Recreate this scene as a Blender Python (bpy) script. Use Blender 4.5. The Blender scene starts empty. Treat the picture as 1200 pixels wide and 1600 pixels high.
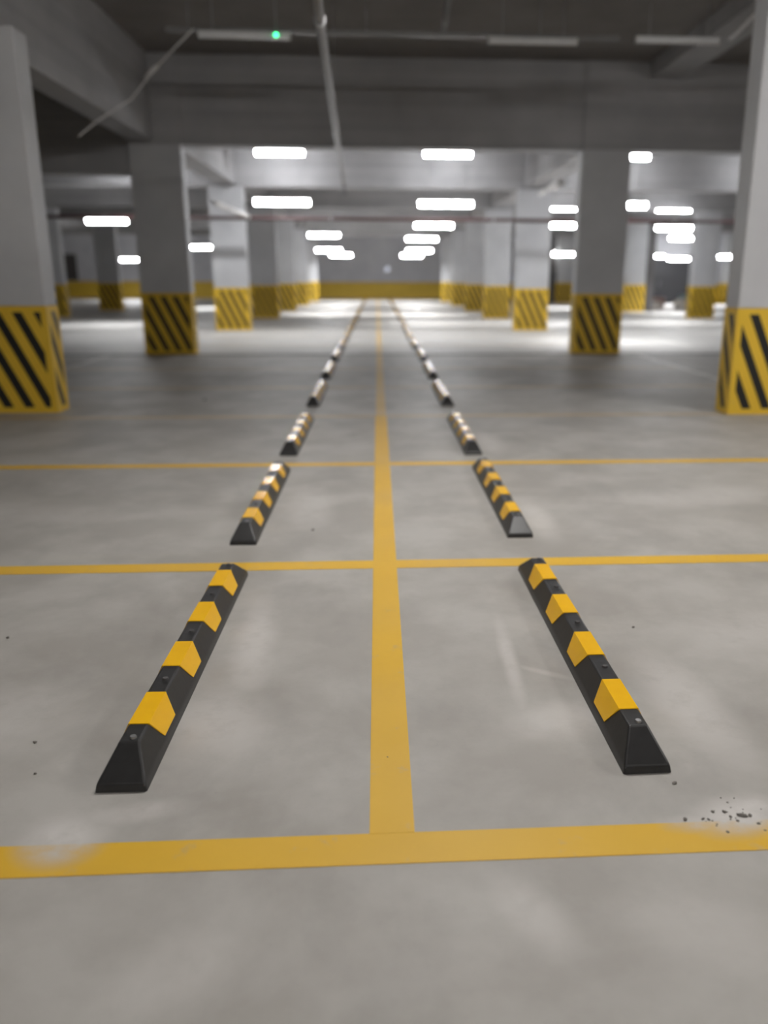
import bpy, bmesh, math, random
from mathutils import Vector, Matrix

random.seed(7)
S = bpy.context.scene
COL = S.collection

# ------------------------------------------------------------------ helpers
def link(o, parent=None):
    COL.objects.link(o)
    if parent is not None:
        o.parent = parent
    return o

def mesh_obj(name, bm, mat, parent=None, smooth=False):
    me = bpy.data.meshes.new(name)
    bmesh.ops.recalc_face_normals(bm, faces=bm.faces)
    bm.to_mesh(me)
    bm.free()
    for m in (mat if isinstance(mat, (list, tuple)) else [mat]):
        me.materials.append(m)
    if smooth:
        for p in me.polygons:
            p.use_smooth = True
    return link(bpy.data.objects.new(name, me), parent)

def empty(name, loc=(0, 0, 0)):
    o = bpy.data.objects.new(name, None)
    o.empty_display_size = 0.2
    o.location = loc
    return link(o)

def tag(o, label=None, cat=None, group=None, kind=None):
    if label: o['label'] = label
    if cat: o['category'] = cat
    if group: o['group'] = group
    if kind: o['kind'] = kind
    return o

def children(o):
    return [c for c in bpy.data.objects if c.parent == o]

def copy_tree(o, parent=None):
    c = o.copy()
    COL.objects.link(c)
    if parent is not None:
        c.parent = parent
    for ch in children(o):
        copy_tree(ch, c)
    return c

def box(bm, x0, x1, y0, y1, z0, z1, bevel=0.0):
    vs = [bm.verts.new((x, y, z)) for z in (z0, z1) for y in (y0, y1) for x in (x0, x1)]
    fs = []
    for q in ((0, 2, 3, 1), (4, 5, 7, 6), (0, 1, 5, 4), (2, 6, 7, 3), (0, 4, 6, 2), (1, 3, 7, 5)):
        fs.append(bm.faces.new([vs[i] for i in q]))
    if bevel > 0:
        ed = set()
        for f in fs:
            ed.update(f.edges)
        bmesh.ops.bevel(bm, geom=list(ed), offset=bevel, segments=2, affect='EDGES', profile=0.5)

def tube(bm, pts, r, n=10):
    """A round pipe through the points, closed at both ends."""
    pts = [Vector(p) for p in pts]
    rings = []
    prev_u = None
    for i, p in enumerate(pts):
        a = pts[max(i - 1, 0)]
        b = pts[min(i + 1, len(pts) - 1)]
        t = (b - a).normalized()
        u = t.orthogonal().normalized() if prev_u is None else (prev_u - t * prev_u.dot(t)).normalized()
        prev_u = u
        w = t.cross(u)
        rr = r[i] if isinstance(r, (list, tuple)) else r
        rings.append([bm.verts.new(p + (u * math.cos(2 * math.pi * k / n) + w * math.sin(2 * math.pi * k / n)) * rr) for k in range(n)])
    for a, b in zip(rings, rings[1:]):
        for k in range(n):
            bm.faces.new((a[k], a[(k + 1) % n], b[(k + 1) % n], b[k]))
    bm.faces.new(rings[0][::-1])
    bm.faces.new(rings[-1])

def box_obj(name, mat, parent, *a, bevel=0.0):
    bm = bmesh.new()
    box(bm, *a, bevel=bevel)
    return mesh_obj(name, bm, mat, parent)

def tube_obj(name, mat, parent, pts, r, n=10):
    bm = bmesh.new()
    tube(bm, pts, r, n)
    return mesh_obj(name, bm, mat, parent, smooth=True)

# ------------------------------------------------------------------ materials
class NT:
    def __init__(self, name):
        self.m = bpy.data.materials.new(name)
        self.m.use_nodes = True
        self.t = self.m.node_tree
        self.b = self.t.nodes['Principled BSDF']
    def n(self, kind, **kw):
        x = self.t.nodes.new(kind)
        for k, v in kw.items():
            setattr(x, k, v)
        return x
    def l(self, a, b):
        self.t.links.new(a, b)
    def val(self, sock, v):
        if hasattr(v, 'is_output'):
            self.l(v, sock)
        else:
            sock.default_value = v
    def math(self, op, a, b=0.0, c=None, clamp=False):
        x = self.n('ShaderNodeMath', operation=op)
        x.use_clamp = clamp
        self.val(x.inputs[0], a)
        self.val(x.inputs[1], b)
        if c is not None:
            self.val(x.inputs[2], c)
        return x.outputs[0]
    def mix(self, f, a, b, mode='MIX'):
        x = self.n('ShaderNodeMix', data_type='RGBA', blend_type=mode)
        self.val(x.inputs[0], f)
        self.val(x.inputs[6], a)
        self.val(x.inputs[7], b)
        return x.outputs[2]
    def noise(self, vec, scale, detail=4.0, rough=0.55, dist=0.0):
        x = self.n('ShaderNodeTexNoise')
        self.l(vec, x.inputs['Vector'])
        x.inputs['Scale'].default_value = scale
        x.inputs['Detail'].default_value = detail
        x.inputs['Roughness'].default_value = rough
        x.inputs['Distortion'].default_value = dist
        return x.outputs[0]
    def ramp(self, v, lo, hi):
        x = self.n('ShaderNodeMapRange')
        x.clamp = True
        self.val(x.inputs[0], v)
        x.inputs[1].default_value = lo
        x.inputs[2].default_value = hi
        return x.outputs[0]
    def world(self):
        return self.n('ShaderNodeNewGeometry').outputs['Position']
    def obj(self):
        return self.n('ShaderNodeTexCoord').outputs['Object']
    def stretch(self, vec, s):
        x = self.n('ShaderNodeMapping')
        self.l(vec, x.inputs['Vector'])
        x.inputs['Scale'].default_value = s
        return x.outputs[0]
    def bump(self, h, strength, dist=0.01):
        x = self.n('ShaderNodeBump')
        x.inputs['Strength'].default_value = strength
        x.inputs['Distance'].default_value = dist
        self.l(h, x.inputs['Height'])
        self.l(x.outputs[0], self.b.inputs['Normal'])

def rgba(c):
    return (c[0], c[1], c[2], 1.0)

def plain(name, col, rough=0.5, metal=0.0, spec=0.5, var=0.10, scale=12.0, bump=0.0):
    t = NT(name)
    f = t.noise(t.obj(), scale, 3.0)
    c = t.mix(f, rgba([x * (1 - var) for x in col]), rgba([min(1, x * (1 + var)) for x in col]))
    t.l(c, t.b.inputs['Base Color'])
    t.b.inputs['Roughness'].default_value = rough
    t.b.inputs['Metallic'].default_value = metal
    t.b.inputs['Specular IOR Level'].default_value = spec
    if bump:
        t.bump(f, bump)
    return t.m

def emit(name, col, strength):
    t = NT(name)
    t.b.inputs['Base Color'].default_value = rgba((0.8, 0.8, 0.8))
    t.b.inputs['Emission Color'].default_value = rgba(col)
    t.b.inputs['Emission Strength'].default_value = strength
    return t.m

def ellipse(t, pos, cx, cy, rx, ry, rot=0.0):
    """1 at the centre of a patch of floor, falling to 0 at its rim."""
    mp = t.n('ShaderNodeMapping')
    mp.vector_type = 'TEXTURE'
    mp.inputs['Location'].default_value = (cx, cy, 0)
    mp.inputs['Rotation'].default_value = (0, 0, rot)
    mp.inputs['Scale'].default_value = (rx, ry, 1e3)
    t.l(pos, mp.inputs['Vector'])
    ln = t.n('ShaderNodeVectorMath', operation='LENGTH')
    t.l(mp.outputs[0], ln.inputs[0])
    x = t.n('ShaderNodeMapRange')
    x.clamp = True
    x.interpolation_type = 'SMOOTHSTEP'
    t.l(ln.outputs['Value'], x.inputs[0])
    x.inputs[1].default_value = 1.0
    x.inputs[2].default_value = 0.15
    return x.outputs[0]

# cement dust and scuffs lying on the floor: centre, radii, turn, strength
DUST = [(0.99, 1.955, .20, .12, .3, 1.0), (1.05, 1.99, .10, .07, 0, 1.0), (0.88, 1.93, .16, .06, .1, .7), (-0.86, 1.95, .16, .15, -.5, 1.0), (-0.70, 2.06, .22, .07, .2, .6),
        (-0.52, 3.20, .12, .62, .05, .75), (-0.55, 2.55, .24, .36, .3, .6),
        (0.50, 2.98, .045, .56, -.03, .65), (0.60, 2.50, .28, .16, .4, .6), (0.62, 2.85, .03, .18, 1.0, .35),
        (1.08, 2.60, .18, .60, .1, .65), (0.98, 4.9, .14, .6, 0, .6), (-0.45, 5.3, .2, .8, .1, .5),
        (1.6, 3.2, .6, .3, .5, .45), (-1.3, 2.6, .4, .35, .2, .4), (0.35, 1.62, .10, .2, .5, .5),
        (0.75, 1.55, .3, .18, -.4, .35), (-0.45, 1.50, .25, .16, .8, .35), (1.0, 7.4, .16, .7, 0, .5), (2.2, 5.4, .9, .35, .3, .4), (-2.2, 5.2, .8, .3, -.2, .3)]
LIT_EDGE = 16.40
def concrete_floor_colour(t):
    p = t.world()
    big = t.noise(p, 0.55, 5.0, 0.6)
    mid = t.noise(p, 1.7, 7.0, 0.6, 0.15)
    streak = t.noise(t.stretch(p, (1.5, 1.0, 1)), 1.1, 6.0, 0.62, 0.2)
    fine = t.noise(p, 60.0, 2.0)
    c = t.mix(t.ramp(big, .32, .68), rgba((.325, .305, .278)), rgba((.40, .38, .35)))
    c = t.mix(t.math('MULTIPLY', t.ramp(mid, .42, .62), .7), c, rgba((.475, .458, .43)))
    c = t.mix(t.math('MULTIPLY', t.ramp(streak, .50, .70), .6), c, rgba((.285, .27, .25)))
    c = t.mix(t.math('MULTIPLY', t.ramp(fine, .6, .8), .10), c, rgba((.2, .19, .18)))
    tot = None
    for cx, cy, rx, ry, a, s in DUST:
        e = t.math('MULTIPLY', ellipse(t, p, cx, cy, rx, ry, a), s)
        tot = e if tot is None else t.math('MAXIMUM', tot, e)
    grain = t.math('MULTIPLY_ADD', t.ramp(t.noise(p, 8.0, 6.0, 0.65), .22, .52), .7, .3)
    dust = t.math('MULTIPLY', tot, grain)
    # past the second pillars the brighter light is painted into the floor colour
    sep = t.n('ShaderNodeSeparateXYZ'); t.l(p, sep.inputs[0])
    lit_floor = t.math('GREATER_THAN', sep.outputs[1], LIT_EDGE)
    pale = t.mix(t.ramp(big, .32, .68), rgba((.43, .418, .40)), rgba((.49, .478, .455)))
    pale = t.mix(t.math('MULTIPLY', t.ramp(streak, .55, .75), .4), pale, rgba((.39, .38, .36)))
    c = t.mix(lit_floor, c, pale)
    c = t.mix(dust, c, rgba((.60, .575, .55)))
    return c, dust, p

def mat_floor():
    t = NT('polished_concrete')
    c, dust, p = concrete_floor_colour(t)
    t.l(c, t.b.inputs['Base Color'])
    r = t.math('MULTIPLY_ADD', t.noise(p, 1.2, 4.0), .25, .42)
    t.l(r, t.b.inputs['Roughness'])
    t.b.inputs['Specular IOR Level'].default_value = 0.35
    t.bump(t.noise(p, 5.0, 5.0), .06, .01)
    return t.m

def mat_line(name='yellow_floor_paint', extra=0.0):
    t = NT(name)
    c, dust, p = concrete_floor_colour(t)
    w = t.ramp(t.noise(p, 7.0, 7.0, .68), .60, .74)
    fade = t.ramp(t.noise(p, .7, 2.0), .45, .75)
    wear = t.math('MULTIPLY', w, .45)
    wear = t.math('MAXIMUM', wear, t.math('MULTIPLY', fade, .15))
    wear = t.math('MAXIMUM', wear, t.math('MULTIPLY', dust, 1.1, clamp=True))
    wear = t.math('ADD', wear, extra, clamp=True)
    y = t.mix(t.noise(p, 3.0, 4.0), rgba((.68, .395, .022)), rgba((.78, .47, .035)))
    t.l(t.mix(wear, y, c), t.b.inputs['Base Color'])
    t.b.inputs['Roughness'].default_value = .5
    t.b.inputs['Specular IOR Level'].default_value = 0.35
    return t.m

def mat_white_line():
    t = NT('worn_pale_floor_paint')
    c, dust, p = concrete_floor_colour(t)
    w = t.ramp(t.noise(p, 3.0, 6.0, .65), .40, .62)
    t.l(t.mix(w, rgba((.66, .64, .58)), c), t.b.inputs['Base Color'])
    t.b.inputs['Roughness'].default_value = .45
    return t.m

def mat_concrete(name, lo, hi, board=True, rough=.8):
    t = NT(name)
    p = t.world()
    a = t.noise(p, .9, 5.0, .6)
    c = t.mix(t.ramp(a, .3, .7), rgba(lo), rgba(hi))
    if board:   # long horizontal board lines left by the formwork
        s = t.noise(t.stretch(p, (.12, .12, 5.0)), 1.0, 4.0, .6)
        c = t.mix(t.math('MULTIPLY', t.ramp(s, .45, .62), .35), c, rgba([x * .72 for x in lo]))
    t.l(c, t.b.inputs['Base Color'])
    t.b.inputs['Roughness'].default_value = rough
    t.b.inputs['Specular IOR Level'].default_value = .25
    t.bump(t.noise(p, 6.0, 6.0), .15, .01)
    return t.m

def mat_stripes():
    """Yellow paint with slanting black stripes inside a yellow border; UV maps hold metres from each edge."""
    t = NT('hazard_stripes')
    a = t.n('ShaderNodeUVMap', uv_map='from_start').outputs[0]
    b = t.n('ShaderNodeUVMap', uv_map='from_end').outputs[0]
    sa = t.n('ShaderNodeSeparateXYZ'); t.l(a, sa.inputs[0])
    sb = t.n('ShaderNodeSeparateXYZ'); t.l(b, sb.inputs[0])
    u, v, ue, ve = sa.outputs[0], sa.outputs[1], sb.outputs[0], sb.outputs[1]
    k = t.math('MULTIPLY_ADD', v, .46, u)                 # stripes lean: top to the left
    ph = t.math('FRACT', t.math('MULTIPLY_ADD', k, 1 / .222, .18))
    stripe = t.math('LESS_THAN', ph, .47)
    m = .062
    for d in (u, v, ue, ve):
        stripe = t.math('MULTIPLY', stripe, t.math('GREATER_THAN', d, m))
    p = t.world()
    y = t.mix(t.noise(p, 2.2, 5.0), rgba((.70, .445, .036)), rgba((.80, .525, .055)))
    worn = t.math('MULTIPLY', t.ramp(t.noise(p, 11.0, 6.0, .7), .64, .76), .4)
    y = t.mix(worn, y, rgba((.42, .36, .22)))
    c = t.mix(stripe, y, rgba((.022, .022, .02)))
    t.l(c, t.b.inputs['Base Color'])
    t.b.inputs['Roughness'].default_value = .55
    t.b.inputs['Specular IOR Level'].default_value = .3
    return t.m

M = {
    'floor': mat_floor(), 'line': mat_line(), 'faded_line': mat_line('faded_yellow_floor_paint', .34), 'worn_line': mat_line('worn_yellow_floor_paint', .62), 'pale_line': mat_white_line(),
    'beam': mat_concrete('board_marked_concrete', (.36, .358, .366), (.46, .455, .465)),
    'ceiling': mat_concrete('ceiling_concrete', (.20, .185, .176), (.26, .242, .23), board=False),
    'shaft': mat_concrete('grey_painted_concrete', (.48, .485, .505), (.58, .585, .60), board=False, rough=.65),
    'wall': mat_concrete('pale_wall_paint', (.60, .605, .65), (.70, .705, .74), board=False, rough=.7),
    'stripes': mat_stripes(),
    'band': plain('yellow_wall_paint', (.72, .48, .05), .6, var=.15, scale=2.0),
    'rubber': plain('black_rubber', (.024, .0235, .024), .37, spec=.55, var=.3, scale=30, bump=.05),
    'panel': plain('yellow_reflective_plastic', (1.0, .535, .012), .21, spec=.5, var=.06, scale=20),
    'steel': plain('zinc_steel', (.45, .45, .46), .4, .9),
    'white_metal': plain('white_enamel', (.72, .72, .72), .45),
    'tube_off': plain('unlit_tube_glass', (.78, .79, .80), .3),
    'tube_on': emit('lit_tube', (.97, .98, 1.0), 52.0),
    'tube_warm': emit('lit_tube_warm', (1.0, .98, .955), 122.0),
    'green': emit('green_indicator', (.02, 1.0, .30), 9.0),
    'bulb': emit('lit_bulb', (1.0, .99, .96), 55.0),
    'spot': emit('small_wall_light', (.75, .82, 1.0), .7),
    'red_pipe': plain('red_pipe_paint', (.085, .04, .04), .5),
    'pale_pipe': plain('pale_plastic_pipe', (.66, .65, .64), .4),
    'grey_pipe': plain('grey_pipe_paint', (.22, .215, .215), .5),
    'dark_metal': plain('dark_metal', (.032, .032, .036), .55),
    'dark_post': plain('dark_grey_paint', (.09, .085, .085), .6),
    'sack': plain('pale_sack', (.66, .62, .57), .85, var=.2, scale=5),
    'pink': plain('pinkish_board', (.45, .30, .27), .8),
    'blue': plain('bluish_plastic', (.25, .36, .40), .5),
    'crumb': plain('grey_crumb', (.17, .155, .14), .9, var=.4),
}

# ------------------------------------------------------------------ the shell
X0, X1, Y0, Y1, ZC = -24.0, 26.0, -8.0, 58.0, 5.2
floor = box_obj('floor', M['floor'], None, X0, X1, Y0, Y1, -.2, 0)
tag(floor, 'grey concrete floor with yellow bay lines', kind='structure')
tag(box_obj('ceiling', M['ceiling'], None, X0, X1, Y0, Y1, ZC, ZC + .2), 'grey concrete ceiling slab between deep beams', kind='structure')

def wall(name, label, a, band_side):
    w = box_obj(name, M['wall'], None, *a)
    tag(w, label, kind='structure')
    x0, x1, y0, y1, z0, z1 = a
    t = .006
    b = {'-y': (x0, x1, y0 - t, y0, 0, 1.08), '+y': (x0, x1, y1, y1 + t, 0, 1.08),
         '+x': (x1, x1 + t, y0, y1, 0, 1.08), '-x': (x0 - t, x0, y0, y1, 0, 1.08)}[band_side]
    o = box_obj('painted_band', M['band'], w, *b)
    tag(o, 'yellow painted band', kind='structure')
    return w
wall('wall_back', 'pale far wall with a yellow band along its foot', (X0 - .2, X1 + .2, Y1, Y1 + .2, 0, ZC), '-y')
wall('wall_left', 'pale side wall with a yellow band along its foot', (X0 - .2, X0, Y0, Y1, 0, ZC), '+x')
wall('wall_right', 'pale side wall on the doorway side', (X1, X1 + .2, Y0, Y1, 0, ZC), '-x')
wall('wall_front', 'pale wall behind the viewpoint', (X0 - .2, X1 + .2, Y0 - .2, Y0, 0, ZC), '+y')
# a cross wall with the dark doorway, far off on the right
wall('wall_doorway', 'pale cross wall around the dark doorway', (12.6, 14.35, 48.0, 48.2, 0, ZC), '-y')
wall('wall_doorway.001', 'pale cross wall beyond the dark doorway', (17.75, X1, 48.0, 48.2, 0, ZC), '-y')
tag(box_obj('lintel', M['wall'], None, 14.35, 17.75, 48.0, 48.2, 2.55, ZC), 'pale wall above the dark doorway', kind='structure')

d = empty('door_1', (16.05, 48.05, 0)); tag(d, 'dark charcoal double door in the far cross wall', kind='structure')
box_obj('door_leaf', M['dark_metal'], d, -1.63, -.006, 0, .05, .01, 2.48, bevel=.004)
box_obj('door_leaf', M['dark_metal'], d, .006, 1.63, 0, .05, .01, 2.48, bevel=.004)
bm = bmesh.new()
box(bm, -1.70, -1.64, -.06, .10, 0, 2.55); box(bm, 1.64, 1.70, -.06, .10, 0, 2.55); box(bm, -1.64, 1.64, -.06, .10, 2.49, 2.55)
mesh_obj('door_frame', bm, M['dark_post'], d)
tube_obj('door_handle', M['steel'], d, [(-.10, -.05, .95), (-.10, -.05, 1.25)], .014)

# beams
ROWS = [16.45, 23.75, 30.75, 37.3, 44.1, 51.2]
for i, y in enumerate(ROWS):
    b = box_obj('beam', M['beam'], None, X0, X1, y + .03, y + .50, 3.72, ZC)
    tag(b, ['deep concrete cross beam in shade above the second pair of pillars', 'lit concrete cross beam above the third pair of pillars',
            'lit concrete cross beam above the fourth pair of pillars', 'concrete cross beam above the fifth pair of pillars',
            'concrete cross beam above the sixth pair of pillars', 'concrete cross beam above the last pair of pillars'][i], kind='structure')
b = box_obj('beam', M['beam'], None, X0, -4.43, 16.50, 16.92, 3.22, 3.72)
tag(b, 'lower downstand of the shaded cross beam beside the left pillar', kind='structure')
for (x0, x1, y0, y1, z, lab) in (
        (-4.40, -3.98, Y0, 16.48, 3.78, 'concrete beam running lengthwise over the near left pillar'),
        (-4.25, -3.70, 16.95, Y1, 3.78, 'lit concrete beam running lengthwise over the left pillars'),
        (4.00, 4.60, 16.95, Y1, 3.78, 'lit concrete beam running lengthwise over the right pillars'),
        (5.00, 5.60, Y0, 16.48, 4.93, 'shallow ceiling downstand beside the near right pillar')):
    tag(box_obj('beam', M['beam'], None, x0, x1, y0, y1, z, ZC), lab, kind='structure')

for i, x in enumerate((-3.97, 4.30)):
    tag(box_obj('trim_%d' % (i + 1), M['beam'], None, x - .47, x + .47, 16.42, 16.48, 3.72, ZC), 'slightly raised strip of the shaded cross beam above the %s pillar' % ('left', 'right')[i], kind='structure')
# ------------------------------------------------------------------ painted lines (part of the floor)
ZL = .0018
def line(name, x0, x1, y0, y1, mat, lab, z=ZL):
    o = box_obj(name, mat, floor, x0, x1, y0, y1, -.01, z)
    tag(o, lab, kind='structure')
BAYS = [1.87, 4.12, 6.55, 8.93]
while BAYS[-1] < 54:
    BAYS.append(BAYS[-1] + 2.42)
ordw = ['first', 'second', 'third', 'fourth', 'fifth', 'sixth', 'seventh', 'eighth', 'ninth', 'tenth', 'eleventh', 'twelfth', 'thirteenth',
        'fourteenth', 'fifteenth', 'sixteenth', 'seventeenth', 'eighteenth', 'nineteenth', 'twentieth', 'twenty-first', 'twenty-second', 'twenty-third', 'twenty-fourth']
for i, y in enumerate(BAYS):
    line('bay_line', -4.98, 4.98, y - .0615, y + .0615, M['line' if i < 3 else 'worn_line'], 'yellow line painted across the bays, %s from the front' % ordw[i])
line('centre_line', -.040, .082, BAYS[0] + .06, 8.93, M['line'], 'yellow centre line between the two rows of bays', .0026)
line('centre_line', -.034, .076, 8.93, 56.0, M['faded_line'], 'faded far stretch of the yellow centre line', .0026)
line('shade_edge_strip', X0, X1, LIT_EDGE - .26, LIT_EDGE, M['dark_post'], 'dark strip added across the floor to sharpen the shade edge at the second pillars', .0034)  # dark strip added to sharpen the edge between shaded and lit floor
line('bay_end_line', 4.98, 5.10, 10.0, 16.3, M['pale_line'], 'worn pale line closing the bays')
line('bay_end_line', -5.10, -4.98, 10.0, 16.3, M['pale_line'], 'worn pale line closing the bays')
line('lane_line', 6.72, 6.86, 18.0, 20.9, M['pale_line'], 'short pale line in the driving lane')

# ------------------------------------------------------------------ wheel stops
LEN, HW, TW, LIP, HT, RAMP = 1.84, .075, .030, .024, .100, .112
def side_at(z):
    """Half width of the stop at height z above its lip."""
    return HW - .004 + (TW - HW + .004) * (z - LIP) / (HT - LIP)

def build_stop():
    root = empty('wheel_stop')
    bm = bmesh.new()
    def ring(y, hw, z):
        return [bm.verts.new((-hw, y, z)), bm.verts.new((hw, y, z))]
    base = [bm.verts.new(p) for p in ((-HW, 0, 0), (HW, 0, 0), (HW, LEN, 0), (-HW, LEN, 0))]
    lip = [bm.verts.new(p) for p in ((-HW + .004, .004, LIP), (HW - .004, .004, LIP), (HW - .004, LEN - .004, LIP), (-HW + .004, LEN - .004, LIP))]
    top = [bm.verts.new(p) for p in ((-TW, RAMP, HT), (TW, RAMP, HT), (TW, LEN - RAMP, HT), (-TW, LEN - RAMP, HT))]
    bm.faces.new(base[::-1]); bm.faces.new(top)
    for a, b in ((base, lip), (lip, top)):
        for k in range(4):
            bm.faces.new((a[k], a[(k + 1) % 4], b[(k + 1) % 4], b[k]))
    bmesh.ops.bevel(bm, geom=[e for e in bm.edges if e.verts[0].co.z + e.verts[1].co.z > .005], offset=.006, segments=2, affect='EDGES', profile=.5)
    mesh_obj('body', bm, M['rubber'], root)
    c0 = RAMP + .115
    for i in range(4):
        yc = LEN / 2 + (i - 1.5) * .403
        bm = bmesh.new()
        lt, lb, zb, e = .103, .066, .036, .0028
        sw = side_at(zb)
        prof_out = [(-sw - e, zb, lb), (-TW - e * .7, HT + e, lt), (TW + e * .7, HT + e, lt), (sw + e, zb, lb)]
        prof_in = [(-sw + .004, zb, lb), (-TW + .002, HT - .005, lt), (TW - .002, HT - .005, lt), (sw - .004, zb, lb)]
        o0 = [bm.verts.new((x, yc - l, z)) for x, z, l in prof_out]; o1 = [bm.verts.new((x, yc + l, z)) for x, z, l in prof_out]
        i0 = [bm.verts.new((x, yc - l, z)) for x, z, l in prof_in]; i1 = [bm.verts.new((x, yc + l, z)) for x, z, l in prof_in]
        for k in range(3):
            bm.faces.new((o0[k], o0[k + 1], o1[k + 1], o1[k]))
            bm.faces.new((i0[k + 1], i0[k], i1[k], i1[k + 1]))
            bm.faces.new((o0[k + 1], o0[k], i0[k], i0[k + 1]))
            bm.faces.new((o1[k], o1[k + 1], i1[k + 1], i1[k]))
        for k in (0, 3):
            bm.faces.new((o0[k], o1[k], i1[k], i0[k]))
        mesh_obj('reflective_panel', bm, M['panel'], root)['label'] = 'yellow reflective panel'
    for y in (RAMP + .022, LEN / 2 - .403, LEN / 2, LEN / 2 + .403, LEN - RAMP - .022):
        bm = bmesh.new()
        bmesh.ops.create_cone(bm, cap_ends=True, segments=14, radius1=.0115, radius2=.009, depth=.008, matrix=Matrix.Translation((.006, y, HT + .002)))
        mesh_obj('bolt', bm, M['steel'] if y < .3 else M['dark_post'], root)
    return root

stop0 = build_stop()
LEFT = [2.16, 4.48, 6.89, 9.64, 12.29, 14.90, 17.42]
RIGHT = [2.17, 4.54, 6.86, 9.60, 12.29, 14.88, 17.42]
for L in (LEFT, RIGHT):
    while L[-1] < 53:
        L.append(L[-1] + 2.5)
first = True
for side, x, ys in (('left', -.765, LEFT), ('right', .80, RIGHT)):
    for i, y in enumerate(ys):
        o = stop0 if first else copy_tree(stop0)
        first = False
        o.location = (x + (0.0 if i == 0 else random.uniform(-.012, .012)), y, 0)
        o.rotation_euler = (0, 0, random.uniform(-.006, .006) if i else (-.012 if side == 'left' else .012))
        far = ''
        tag(o, 'black and yellow rubber wheel stop, %s from the front in the %s row' % (ordw[i], side), 'wheel stop', 'wheel stops along the %s of the centre line' % side)

# ------------------------------------------------------------------ pillars
PW, PD, PB = .93, .34, 1.135
def build_pillar(top):
    root = empty('concrete_pillar')
    box_obj('shaft', M['shaft'], root, -PW / 2, PW / 2, 0, PD, PB, top, bevel=.012)
    bm = bmesh.new()
    e = .004
    x0, x1, y0, y1 = -PW / 2 - e, PW / 2 + e, -e, PD + e
    u1 = bm.loops.layers.uv.new('from_start'); u2 = bm.loops.layers.uv.new('from_end')
    cor = [(x0, y0), (x1, y0), (x1, y1), (x0, y1)]
    lo = [bm.verts.new((a, b, 0)) for a, b in cor]; hi = [bm.verts.new((a, b, PB)) for a, b in cor]
    for k in range(4):
        k2 = (k + 1) % 4
        f = bm.faces.new((lo[k], lo[k2], hi[k2], hi[k]))
        w = PW + 2 * e if k % 2 == 0 else PD + 2 * e
        for lp, (u, v) in zip(f.loops, ((0, 0), (w, 0), (w, PB), (0, PB))):
            lp[u1].uv = (u, v); lp[u2].uv = (w - u, PB - v)
    f = bm.faces.new(hi); g = bm.faces.new(lo[::-1])
    for lp in list(f.loops) + list(g.loops):
        lp[u1].uv = (0, 0); lp[u2].uv = (0, 0)
    mesh_obj('striped_base', bm, M['stripes'], root)['label'] = 'yellow painted base with slanting black stripes'
    return root

pil0 = build_pillar(3.72)
TOPS = {0: build_pillar(3.78), 7: build_pillar(ZC)}
PIL = []
near = {('left', 0): 9.28, ('right', 0): 8.88}
RY = [9.1, 16.43, 23.72, 30.70, 37.2, 44.0, 51.1]
for side, x in (('left', -3.97), ('right', 4.29)):
    for i, y in enumerate(RY):
        extra = ('' if i > 1 else ', cut by the picture edge' if i == 0 else ', standing in the shade of the cross beam')
        PIL.append((x, near.get((side, i), y), 'grey concrete pillar with hazard-striped base, %s along the %s of the stops%s' % (ordw[i], side, extra)
                    if i > 1 else ('big near grey pillar on the %s with hazard-striped base%s' % (side, extra) if i == 0 else
                    'grey hazard-striped pillar on the %s%s' % (side, extra)), 'pillars flanking the wheel stops'))
PIL += [(-11.68, 31.65, 'dark grey pillar far off at the left, the nearer of two in the outer row', 'pillars of the outer left row'),
        (-11.42, 37.5, 'dark grey pillar far off at the left, the farther of two in the outer row', 'pillars of the outer left row'),
        (11.95, 30.97, 'pale pillar with hazard-striped base in front of the dark doorway\'s right edge', 'pillars of the outer right row'),
        (11.14, 36.8, 'pale striped pillar just left of the dark doorway, half behind the shaded right pillar', 'pillars of the outer right row'),
        (10.86, 49.6, 'small far striped pillar seen left of the shaded right pillar', 'pillars of the outer right row'),
        (19.75, 47.3, 'far striped pillar showing beside the big near right pillar', 'pillars of the outer right row')]
for i, (x, y, lab, g) in enumerate(PIL):
    o = TOPS.get(i) or (pil0 if i == 1 else copy_tree(pil0))
    o.location = (x, y, 0)
    tag(o, lab, 'pillar', g, kind='thing')

# dark narrow posts near the far end
for i, (x, y, w, h, lab) in enumerate((
        (11.85, 36.9, .32, 3.7, 'dark narrow post beside the doorway, close to a striped pillar'),
        (8.45, 52.0, .26, 2.70, 'thin dark post in the gap between the third and fourth right pillars'),
        (10.15, 49.7, .30, 2.60, 'thin dark post between the third and second right pillars'),
        (18.85, 47.4, .22, 2.70, 'thin dark post beside the far pillar at the right edge'))):
    o = empty('steel_post', (x, y, 0))
    box_obj('column', M['dark_post'], o, -w / 2, w / 2, 0, w, .02, h, bevel=.01)
    box_obj('base_plate', M['dark_post'], o, -w / 2 - .06, w / 2 + .06, -.06, w + .06, 0, .02)
    tag(o, lab, 'post', 'dark posts at the far end', kind='thing')

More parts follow.
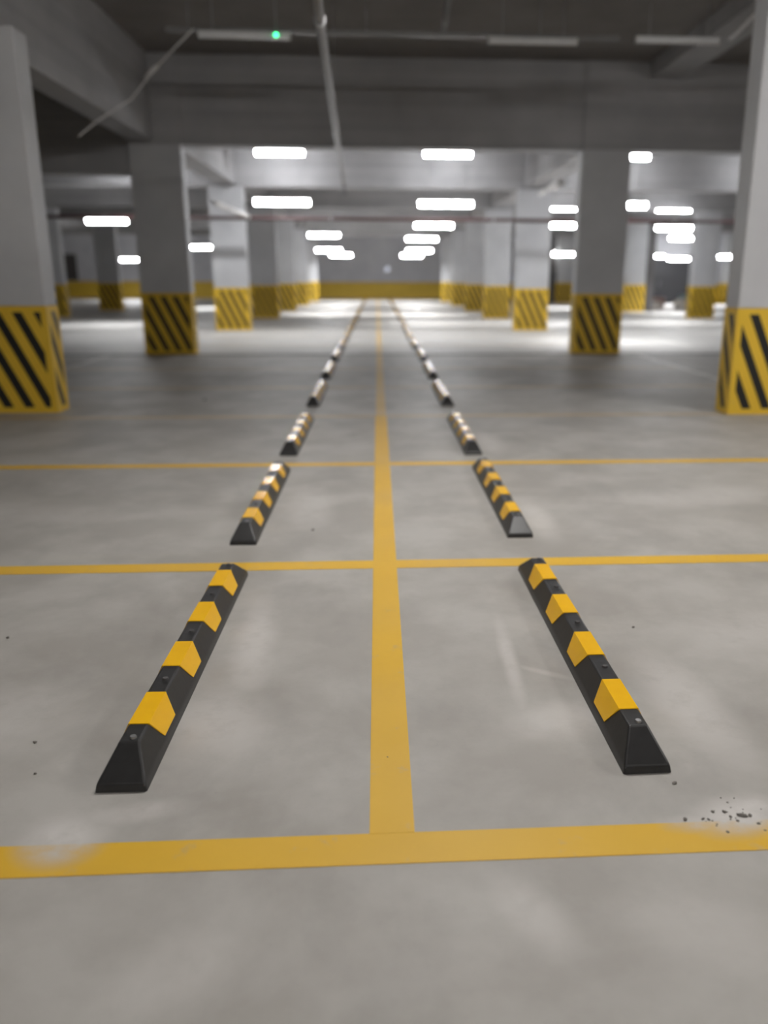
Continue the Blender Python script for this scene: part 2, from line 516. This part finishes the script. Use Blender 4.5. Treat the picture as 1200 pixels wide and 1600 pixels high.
# ------------------------------------------------------------------ lamps
P_LOW, P_UP, P_NEAR = 54.0, 40.0, 78.0
def build_lamp(tube_mat, rod, name='fluorescent_lamp', green=False, power=0.0, spread=180.0, colour=(.97, .98, 1.0), k=1.0):
    """A batten: steel channel above, a rounded opal cover below; lit ones throw their light down through the cover."""
    root = empty(name)
    bm = bmesh.new()
    prof = [(-.072, .045), (-.050, .085), (.050, .085), (.072, .045), (.066, .040), (.046, .075), (-.046, .075), (-.066, .040)]
    a = [bm.verts.new((-.60, y * k, z * k)) for y, z in prof]; b = [bm.verts.new((.60, y * k, z * k)) for y, z in prof]
    n = len(prof)
    for j in range(n):
        bm.faces.new((a[j], a[(j + 1) % n], b[(j + 1) % n], b[j]))
    for q in ((0, 1, 6, 7), (1, 2, 5, 6), (2, 3, 4, 5)):
        bm.faces.new([a[j] for j in q]); bm.faces.new([b[j] for j in q][::-1])
    mesh_obj('housing', bm, M['white_metal'], root)
    bm = bmesh.new()
    prof = [(-.066, .052), (-.074, .01), (-.060, -.045), (-.025, -.072), (.025, -.072), (.060, -.045), (.074, .01), (.066, .052)]
    a = [bm.verts.new((-.585, y * k, z * k)) for y, z in prof]; b = [bm.verts.new((.585, y * k, z * k)) for y, z in prof]
    n = len(prof)
    for j in range(n):
        bm.faces.new((a[j], a[(j + 1) % n], b[(j + 1) % n], b[j]))
    bm.faces.new(a[::-1]); bm.faces.new(b)
    mesh_obj('diffuser', bm, tube_mat, root)
    for s in (-1, 1):
        box_obj('end_cap', M['white_metal'], root, *sorted((s * .588, s * .612)), -.078 * k, .078 * k, -.076 * k, .088 * k, bevel=.006)
        if rod > 0:
            tube_obj('hanger_rod', M['steel'], root, [(s * .42, 0, .08 * k), (s * .42, 0, .08 + rod)], .006, 6)
    if power > 0:
        ld = bpy.data.lights.new('light_output', 'AREA')
        ld.shape = 'RECTANGLE'; ld.size = 1.16; ld.size_y = .13
        ld.energy = power; ld.spread = math.radians(spread); ld.color = colour
        lo = link(bpy.data.objects.new('light_output', ld), root)
        lo.location = (0, 0, -.076)
    if green:
        bm = bmesh.new()
        bmesh.ops.create_uvsphere(bm, u_segments=12, v_segments=8, radius=.019, matrix=Matrix.Translation((.42, -.05, .005)))
        mesh_obj('indicator_light', bm, M['green'], root, smooth=True)['label'] = 'bright green indicator light'
    return root

LAMPS = [  # x, y, z, label, group
    (-2.03, 19.33, 3.00, 'lit tube lamp hanging over the left bays, largest glare left of the centre', 'hanging tube lamps'),
    (1.53, 19.46, 3.00, 'lit tube lamp hanging over the right bays, largest glare right of the centre', 'hanging tube lamps'),
    (1.80, 27.60, 3.00, 'lit tube lamp over the right bays, second in depth', 'hanging tube lamps'),
    (1.75, 33.90, 2.86, 'lit tube lamp over the right bays, third in depth, merging with the second', 'hanging tube lamps'),
    (-2.05, 34.40, 3.00, 'lit tube lamp over the left bays, second in depth', 'hanging tube lamps'),
    (-2.30, 42.0, 2.66, 'lit tube lamp over the left bays, second from the far wall', 'hanging tube lamps'),
    (-2.05, 50.0, 2.62, 'lit tube lamp over the left bays, closest to the far wall', 'hanging tube lamps'),
    (2.05, 42.0, 2.66, 'lit tube lamp over the right bays, second from the far wall', 'hanging tube lamps'),
    (2.00, 50.0, 2.62, 'lit tube lamp over the right bays, closest to the far wall', 'hanging tube lamps'),
    (-7.93, 26.5, 3.00, 'large lit tube lamp left of the shaded left pillar', 'hanging tube lamps'),
    (-7.90, 40.1, 2.70, 'lit tube lamp just right of the shaded left pillar', 'hanging tube lamps'),
    (-14.4, 52.0, 2.35, 'lit tube lamp low in the gap left of the shaded left pillar', 'hanging tube lamps'),
    (5.60, 27.1, 3.00, 'lit tube lamp between the third and second right pillars, upper of two', 'hanging tube lamps'),
    (8.95, 41.1, 2.50, 'lit tube lamp between the third and second right pillars, lower of two', 'hanging tube lamps'),
    (5.42, 19.4, 3.00, 'lit tube lamp half hidden behind the shaded right pillar', 'hanging tube lamps'),
    (9.63, 28.0, 3.00, 'large lit tube lamp above the dark doorway', 'hanging tube lamps'),
    (12.55, 35.2, 3.00, 'lit tube lamp under the large one above the doorway', 'hanging tube lamps'),
    (14.1, 43.9, 2.50, 'lit tube lamp over the left end of the dark doorway', 'hanging tube lamps'),
    (16.2, 46.0, 2.42, 'lit tube lamp directly over the dark doorway', 'hanging tube lamps'),
    (18.1, 44.5, 2.50, 'lit tube lamp beside the big near right pillar', 'hanging tube lamps'),
]
def set_rods(o, z):
    """Rods reach the slab whatever the lamp's height."""
    for c in children(o):
        if c.name.startswith('hanger_rod'):
            c.scale.z = (ZC - z - .08) / (ZC - 3.0 - .08)
            c.location.z = .08 * (1 - c.scale.z)

POWERS = {}
lamp0 = build_lamp(M['tube_on'], ZC - 3.08, power=P_LOW, spread=100)
for i, (x, y, z, lab, g) in enumerate(LAMPS):
    o = lamp0 if i == 0 else copy_tree(lamp0)
    o.location = (x, y, z)
    set_rods(o, z)
    for c in children(o):     # the front pair is the dimmest, the farthest the brightest
        if c.type == 'LIGHT':
            key = 'front' if y < 20 and abs(x) < 3 else ('end' if y > 49 else 'far' if y > 30 else 'mid')
            if key not in POWERS:
                POWERS[key] = c.data.copy()
                POWERS[key].energy = {'front': 6.0, 'mid': P_LOW, 'far': 100.0, 'end': 190.0}[key]
                POWERS[key].spread = math.radians(165 if key == 'end' else 100)
            c.data = POWERS[key]
    tag(o, lab, 'lamp', g, kind='thing')

UPPER = [(-2.37, 22.45, 4.40, 'lit upper tube lamp just under the shaded beam, left of the grey pipe'),
         (1.80, 22.35, 4.40, 'lit upper tube lamp just under the shaded beam, right of the grey pipe'),
         (6.35, 22.48, 4.40, 'lit upper tube lamp at the shaded right pillar, just under the beam'),
         (-6.0, 22.45, 4.40, 'added hidden tube lamp lighting the left lane beyond the shaded beam'),  # added behind the pillar and downstand to light the left floor
         (10.6, 22.45, 4.40, 'added out-of-view tube lamp lighting the right lane beyond the shaded beam'),  # added outside the view to light the right floor
         (6.35, 29.6, 3.66, 'thin lit upper tube lamp left of the shaded right pillar'),
         (10.2, 29.8, 3.66, 'thin lit upper tube lamp right of the shaded right pillar')]
up0 = build_lamp(M['tube_on'], ZC - 3.08, power=P_UP, spread=108)
for i, (x, y, z, lab) in enumerate(UPPER):
    o = up0 if i == 0 else (copy_tree(up0) if i < 5 else build_lamp(M['tube_on'], ZC - z - .05, power=14, spread=120, k=.5))
    o.location = (x, y, z)
    if i < 5:
        set_rods(o, z)
    tag(o, lab, 'lamp', 'upper tube lamps', kind='thing')

# the lamps of the bay above the viewpoint, slightly warmer, and the dead ones in front of them
for i, (x, y, z, e, lab) in enumerate(((0.6, 4.7, 4.55, .92, 'lit warm tube lamp over the front bay'),
                                       (6.4, 5.1, 4.55, 1.35, 'lit warm tube lamp over the right front lane'),
                                       (0.4, -2.4, 4.55, .5, 'lit warm tube lamp behind the front bay'))):
    o = build_lamp(M['tube_warm'], ZC - 3.08, power=P_NEAR * e, colour=(1.0, .975, .94))
    o.location = (x, y, z)
    set_rods(o, z)
    tag(o, lab, 'lamp', 'lamps over the front bay', kind='thing')
for i, (x, y, z, lab) in enumerate(((-1.73, 12.6, 4.55, 'unlit tube lamp on the dark ceiling with a green indicator light'),
                                    (2.17, 12.6, 4.55, 'unlit tube lamp on the dark ceiling above the right bays'),
                                    (4.35, 13.1, 4.72, 'unlit tube lamp high beside the near right pillar'))):
    o = build_lamp(M['tube_off'], ZC - z - .05, green=(i == 0), k=.55)
    o.location = (x, y, z)
    tag(o, lab, 'lamp', 'unlit tube lamps', kind='thing')

# round bulbs hung in the distance
for i, (x, y, z, r, lab) in enumerate((
        (-16.25, 43.0, 2.95, .14, 'round lit lamp far off beside the outer left pillar'),
        (6.05, 36.5, 3.05, .10, 'round lit lamp in the gap between the third and fourth right pillars, upper of two'),
        (8.45, 51.9, 2.80, .08, 'small round lit lamp over a dark post, lower of two'),
        (10.15, 49.5, 2.75, .09, 'small round lit lamp over the dark post left of the shaded right pillar'))):
    o = empty('globe_lamp', (x, y, z))
    bm = bmesh.new(); bmesh.ops.create_uvsphere(bm, u_segments=16, v_segments=10, radius=r)
    mesh_obj('globe', bm, M['bulb'], o, smooth=True)
    tube_obj('hanging_cord', M['dark_metal'], o, [(0, 0, r * .9), (0, 0, ZC - z)], .008, 6)
    tag(o, lab, 'lamp', 'round lamps in the distance', kind='thing')
o = empty('wall_lamp', (.68, Y1 - .01, 1.92))
bm = bmesh.new(); bmesh.ops.create_uvsphere(bm, u_segments=14, v_segments=10, radius=.16, matrix=Matrix.Scale(.5, 4, (0, 1, 0)) )
mesh_obj('lens', bm, M['spot'], o, smooth=True)
bm = bmesh.new(); bmesh.ops.create_cone(bm, cap_ends=True, segments=18, radius1=.19, radius2=.19, depth=.04, matrix=Matrix.Rotation(math.pi / 2, 4, 'X'))
mesh_obj('rim', bm, M['grey_pipe'], o)
tag(o, 'small bluish round light on the far wall', 'lamp', kind='thing')
o = box_obj('wall_hatch', M['dark_post'], None, -.42, .42, -.05, 0, 0, 1.65, bevel=.01)
o.location = (-20.0, Y1 - .001, 1.12)
tag(o, 'dark grey hatch on the far wall above the yellow band at the left', 'hatch', kind='thing')

# ------------------------------------------------------------------ trays and pipes
def tray(name, x0, x1, y, z, lab):
    o = empty(name, (0, 0, 0))
    box_obj('channel', M['grey_pipe'], o, x0, x1, y, y + .10, z, z + .05)
    k = x0 + .3
    while k < x1:
        tube_obj('hanger_rod', M['steel'], o, [(k, y + .05, z + .05), (k, y + .05, ZC)], .006, 6)
        k += 2.4
    tag(o, lab, 'cable tray', kind='thing')
tray('cable_tray', -2.8, 3.4, 12.72, 4.62, 'grey cable tray carrying the unlit lamps under the dark ceiling')

def pipe(name, mat, pts, r, lab, cat, straps=()):
    o = empty(name, pts[0])
    p0 = Vector(pts[0])
    tube_obj('run', mat, o, [Vector(p) - p0 for p in pts], r, 12)
    for sx, sy, sz, top in straps:
        tube_obj('hanger_rod', M['steel'], o, [Vector((sx, sy, sz + r)) - p0, Vector((sx, sy, top)) - p0], .006, 6)
        bm = bmesh.new()
        bmesh.ops.create_cone(bm, cap_ends=True, segments=14, radius1=r * 1.18, radius2=r * 1.18, depth=.05,
                              matrix=Matrix.Translation(Vector((sx, sy, sz)) - p0) @ (Vector(pts[1]) - p0).to_track_quat('Z', 'Y').to_matrix().to_4x4())
        mesh_obj('clamp', bm, M['steel'], o)
    tag(o, lab, cat, kind='thing')
pipe('ceiling_pipe', M['grey_pipe'], [(-.30, 2.0, 3.55), (-.46, 8.0, 3.55), (-.62, 15.0, 3.55), (-.74, 20.6, 3.55), (-.75, 21.0, 3.50), (-.75, 21.05, 3.30)], .045,
     'grey pipe running lengthwise under the shaded beam near the centre', 'pipe', [(-.46, 8.0, 3.55, ZC), (-.585, 13.5, 3.55, ZC), (-.73, 20.2, 3.55, ZC)])
pipe('ceiling_pipe', M['grey_pipe'], [(.85, 9.0, 4.9), (1.02, 13.6, 4.9)], .04, 'short grey pipe on the dark ceiling near the top edge', 'pipe', [(.9, 10.3, 4.9, ZC), (1.0, 13.1, 4.9, ZC)])
pipe('sprinkler_main', M['red_pipe'], [(-17, 23.25, 2.90), (0, 23.25, 2.90), (17, 23.25, 2.90)], .045, 'dark red sprinkler pipe crossing in front of the third pair of pillars', 'pipe',
     [(k, 23.25, 2.90, ZC) for k in (-12.2, -7.0, -1.2, 3.1, 8.0, 13.0)])
pipe('branch_pipe', M['pale_pipe'], [(-3.62, 20.0, 3.02), (-3.55, 20.3, 2.99), (-3.40, 22.2, 2.95), (-3.32, 23.1, 2.92)], .06, 'short pale pipe hanging beside the third left pillar', 'pipe', [(-3.5, 21.0, 2.975, ZC)])
pipe('branch_pipe', M['pale_pipe'], [(3.78, 17.9, 3.30), (3.80, 18.4, 3.32), (3.82, 20.4, 3.32)], .07, 'short pale pipe hanging inside the shaded right pillar', 'pipe', [(3.81, 19.4, 3.32, ZC)])
pipe('conduit', M['pale_pipe'], [(5.06, 12.96, 4.72), (5.02, 12.7, 4.70), (4.62, 10.5, 4.60)], .022, 'thin pale conduit running from the unlit lamp to the near right pillar', 'conduit', [(4.66, 10.8, 4.615, ZC)])

o = empty('hanging_cable', (-2.40, 12.6, 4.62))
pts = [Vector((-2.40, 12.6, 4.62)), Vector((-3.02, 12.9, 4.20)), Vector((-3.45, 13.2, 3.86)), Vector((-3.80, 12.6, 3.46)), Vector((-3.92, 12.2, 3.22))]
tube_obj('cable', M['pale_pipe'], o, [p - pts[0] for p in pts], .012, 8)
tube_obj('sleeve', M['pale_pipe'], o, [pts[1] - pts[0] + Vector((.03, -.01, .02)), pts[1] - pts[0] + Vector((-.16, .07, -.115))], .026, 10)
tag(o, 'thin pale cable slanting down from the unlit lamp under the left beam', 'cable', kind='thing')

# ------------------------------------------------------------------ odds and ends by the doorway
def lump(name, loc, sx, sy, sz, mat, lab, cat, group=None):
    bm = bmesh.new()
    bmesh.ops.create_icosphere(bm, subdivisions=3, radius=1)
    for v in bm.verts:
        p = v.co.copy()
        q = Vector((math.copysign(abs(p.x) ** .6, p.x), math.copysign(abs(p.y) ** .6, p.y), math.copysign(abs(p.z) ** .75, p.z)))
        q *= 1 + .06 * math.sin(7 * p.x + 3 * p.y) + .05 * math.sin(9 * p.y - 4 * p.z)
        v.co = Vector((q.x * sx, q.y * sy, max(0, (q.z + .8) / 1.8 * sz)))
    o = mesh_obj(name, bm, mat, None, smooth=True)
    o.location = loc
    tag(o, lab, cat, group, kind='thing')
lump('sack', (12.65, 38.6, 0), .30, .3, .40, M['sack'], 'pale sack on the floor before the dark doorway, left one', 'sack', 'sacks before the doorway')
lump('sack', (14.20, 39.0, 0), .46, .3, .50, M['sack'], 'pale taller sack on the floor before the dark doorway, right one', 'sack', 'sacks before the doorway')
for (x, y, w, dd, h, mt, lab) in ((12.3, 39.6, .5, .3, .62, 'pink', 'pinkish box at the left foot of the dark doorway'),
                                  (13.4, 40.4, .7, .4, .50, 'pink', 'brownish box between the two pale sacks'),
                                  (14.9, 40.6, .5, .4, .62, 'blue', 'bluish box behind the taller pale sack')):
    o = empty('carton_box', (x, y, 0))
    box_obj('body', M[mt], o, -w / 2, w / 2, 0, dd, 0, h, bevel=.01)
    box_obj('lid', M[mt], o, -w / 2 - .01, w / 2 + .01, -.01, dd + .01, h, h + .03)
    tag(o, lab, 'box', 'boxes by the doorway', kind='thing')

bm = bmesh.new()
def crumb(x, y, r, k=1.0):
    m = Matrix.Translation((x, y, r * .35)) @ Matrix.Rotation(random.uniform(0, 3), 4, 'Z') @ Matrix.Diagonal((k, 1, .6, 1))
    g = bmesh.ops.create_icosphere(bm, subdivisions=1, radius=r, matrix=m)
    for v in g['verts']:
        v.co += Vector((random.uniform(-1, 1), random.uniform(-1, 1), random.uniform(-.4, .4))) * r * .25
CR = [(.865, 2.115, .0065, 1.5), (.925, 1.975, .005, 1), (.956, 1.972, .007, 1), (1.00, 1.953, .008, 2.2), (1.022, 1.952, .006, 1.3), (.835, 1.945, .006, 1.2),
      (.885, 1.945, .004, 1.8), (.90, 1.942, .004, 1.5), (.965, 1.950, .005, 1), (.978, 1.930, .005, 1), (1.03, 1.915, .006, 1), (1.035, 1.885, .004, 1),
      (.93, 1.885, .005, 1), (.013, 2.30, .004, 1.6)]
for c in CR:
    crumb(*c)
for k in range(26):
    crumb(.96 + random.gauss(0, .09), 1.95 + random.gauss(0, .04), random.uniform(.0015, .0035))
tag(mesh_obj('debris', bm, M['crumb'], None), 'dark grit and crumbs scattered on the front yellow line', 'debris', kind='stuff')
bm = bmesh.new()
for c in [(-1.42, 2.65, .006, 1), (-1.35, 2.66, .009, 1.6), (-1.05, 2.27, .005, 1), (-1.12, 2.45, .006, 1.4), (-.40, 4.75, .009, 1), (-2.1, 10.2, .02, 1.0), (-1.55, 3.28, .007, 1.5), (1.08, 3.25, .007, 1.5)]:
    crumb(*c)
tag(mesh_obj('debris', bm, M['crumb'], None), 'few dark specks scattered on the bare concrete around the left wheel stops', 'debris', kind='stuff')

# ------------------------------------------------------------------ world, camera, colour
w = bpy.data.worlds.new('World'); S.world = w
w.use_nodes = True
w.node_tree.nodes['Background'].inputs[0].default_value = (0, 0, 0, 1)

F, PPX, PPY, YH, VPX, HCAM, ROLL = 1300., 670., 800., 432., 588., 1.45, math.radians(.2)
th = math.atan((PPY - YH) / F)
psi = math.atan((PPX - VPX) / (F / math.cos(th)))
f = Vector((math.sin(psi) * math.cos(th), math.cos(psi) * math.cos(th), -math.sin(th)))
r = Vector((math.cos(psi), -math.sin(psi), 0))
u = r.cross(f)
r, u = r * math.cos(ROLL) + u * math.sin(ROLL), u * math.cos(ROLL) - r * math.sin(ROLL)
cam = bpy.data.cameras.new('Camera')
co = link(bpy.data.objects.new('Camera', cam))
m = Matrix((r, u, -f)).transposed().to_4x4()
m.translation = (0, 0, HCAM)
co.matrix_world = m
cam.sensor_fit = 'VERTICAL'
cam.sensor_height = 36.0
cam.sensor_width = 27.0
cam.lens = 36.0 * F / 1600.0
cam.shift_x = (600 - PPX) / 1600.0
cam.clip_start = .05
cam.clip_end = 300
cam.dof.use_dof = True
cam.dof.focus_distance = 2.9
cam.dof.aperture_fstop = 1.05
S.camera = co

S.view_settings.view_transform = 'Standard'
S.view_settings.look = 'None'
S.view_settings.gamma = 1.0
S.view_settings.exposure = 0.0
S.view_settings.use_curve_mapping = False
S.cycles.adaptive_threshold = .02
S.cycles.max_bounces = 6
S.cycles.diffuse_bounces = 5
S.cycles.sample_clamp_indirect = 6.0
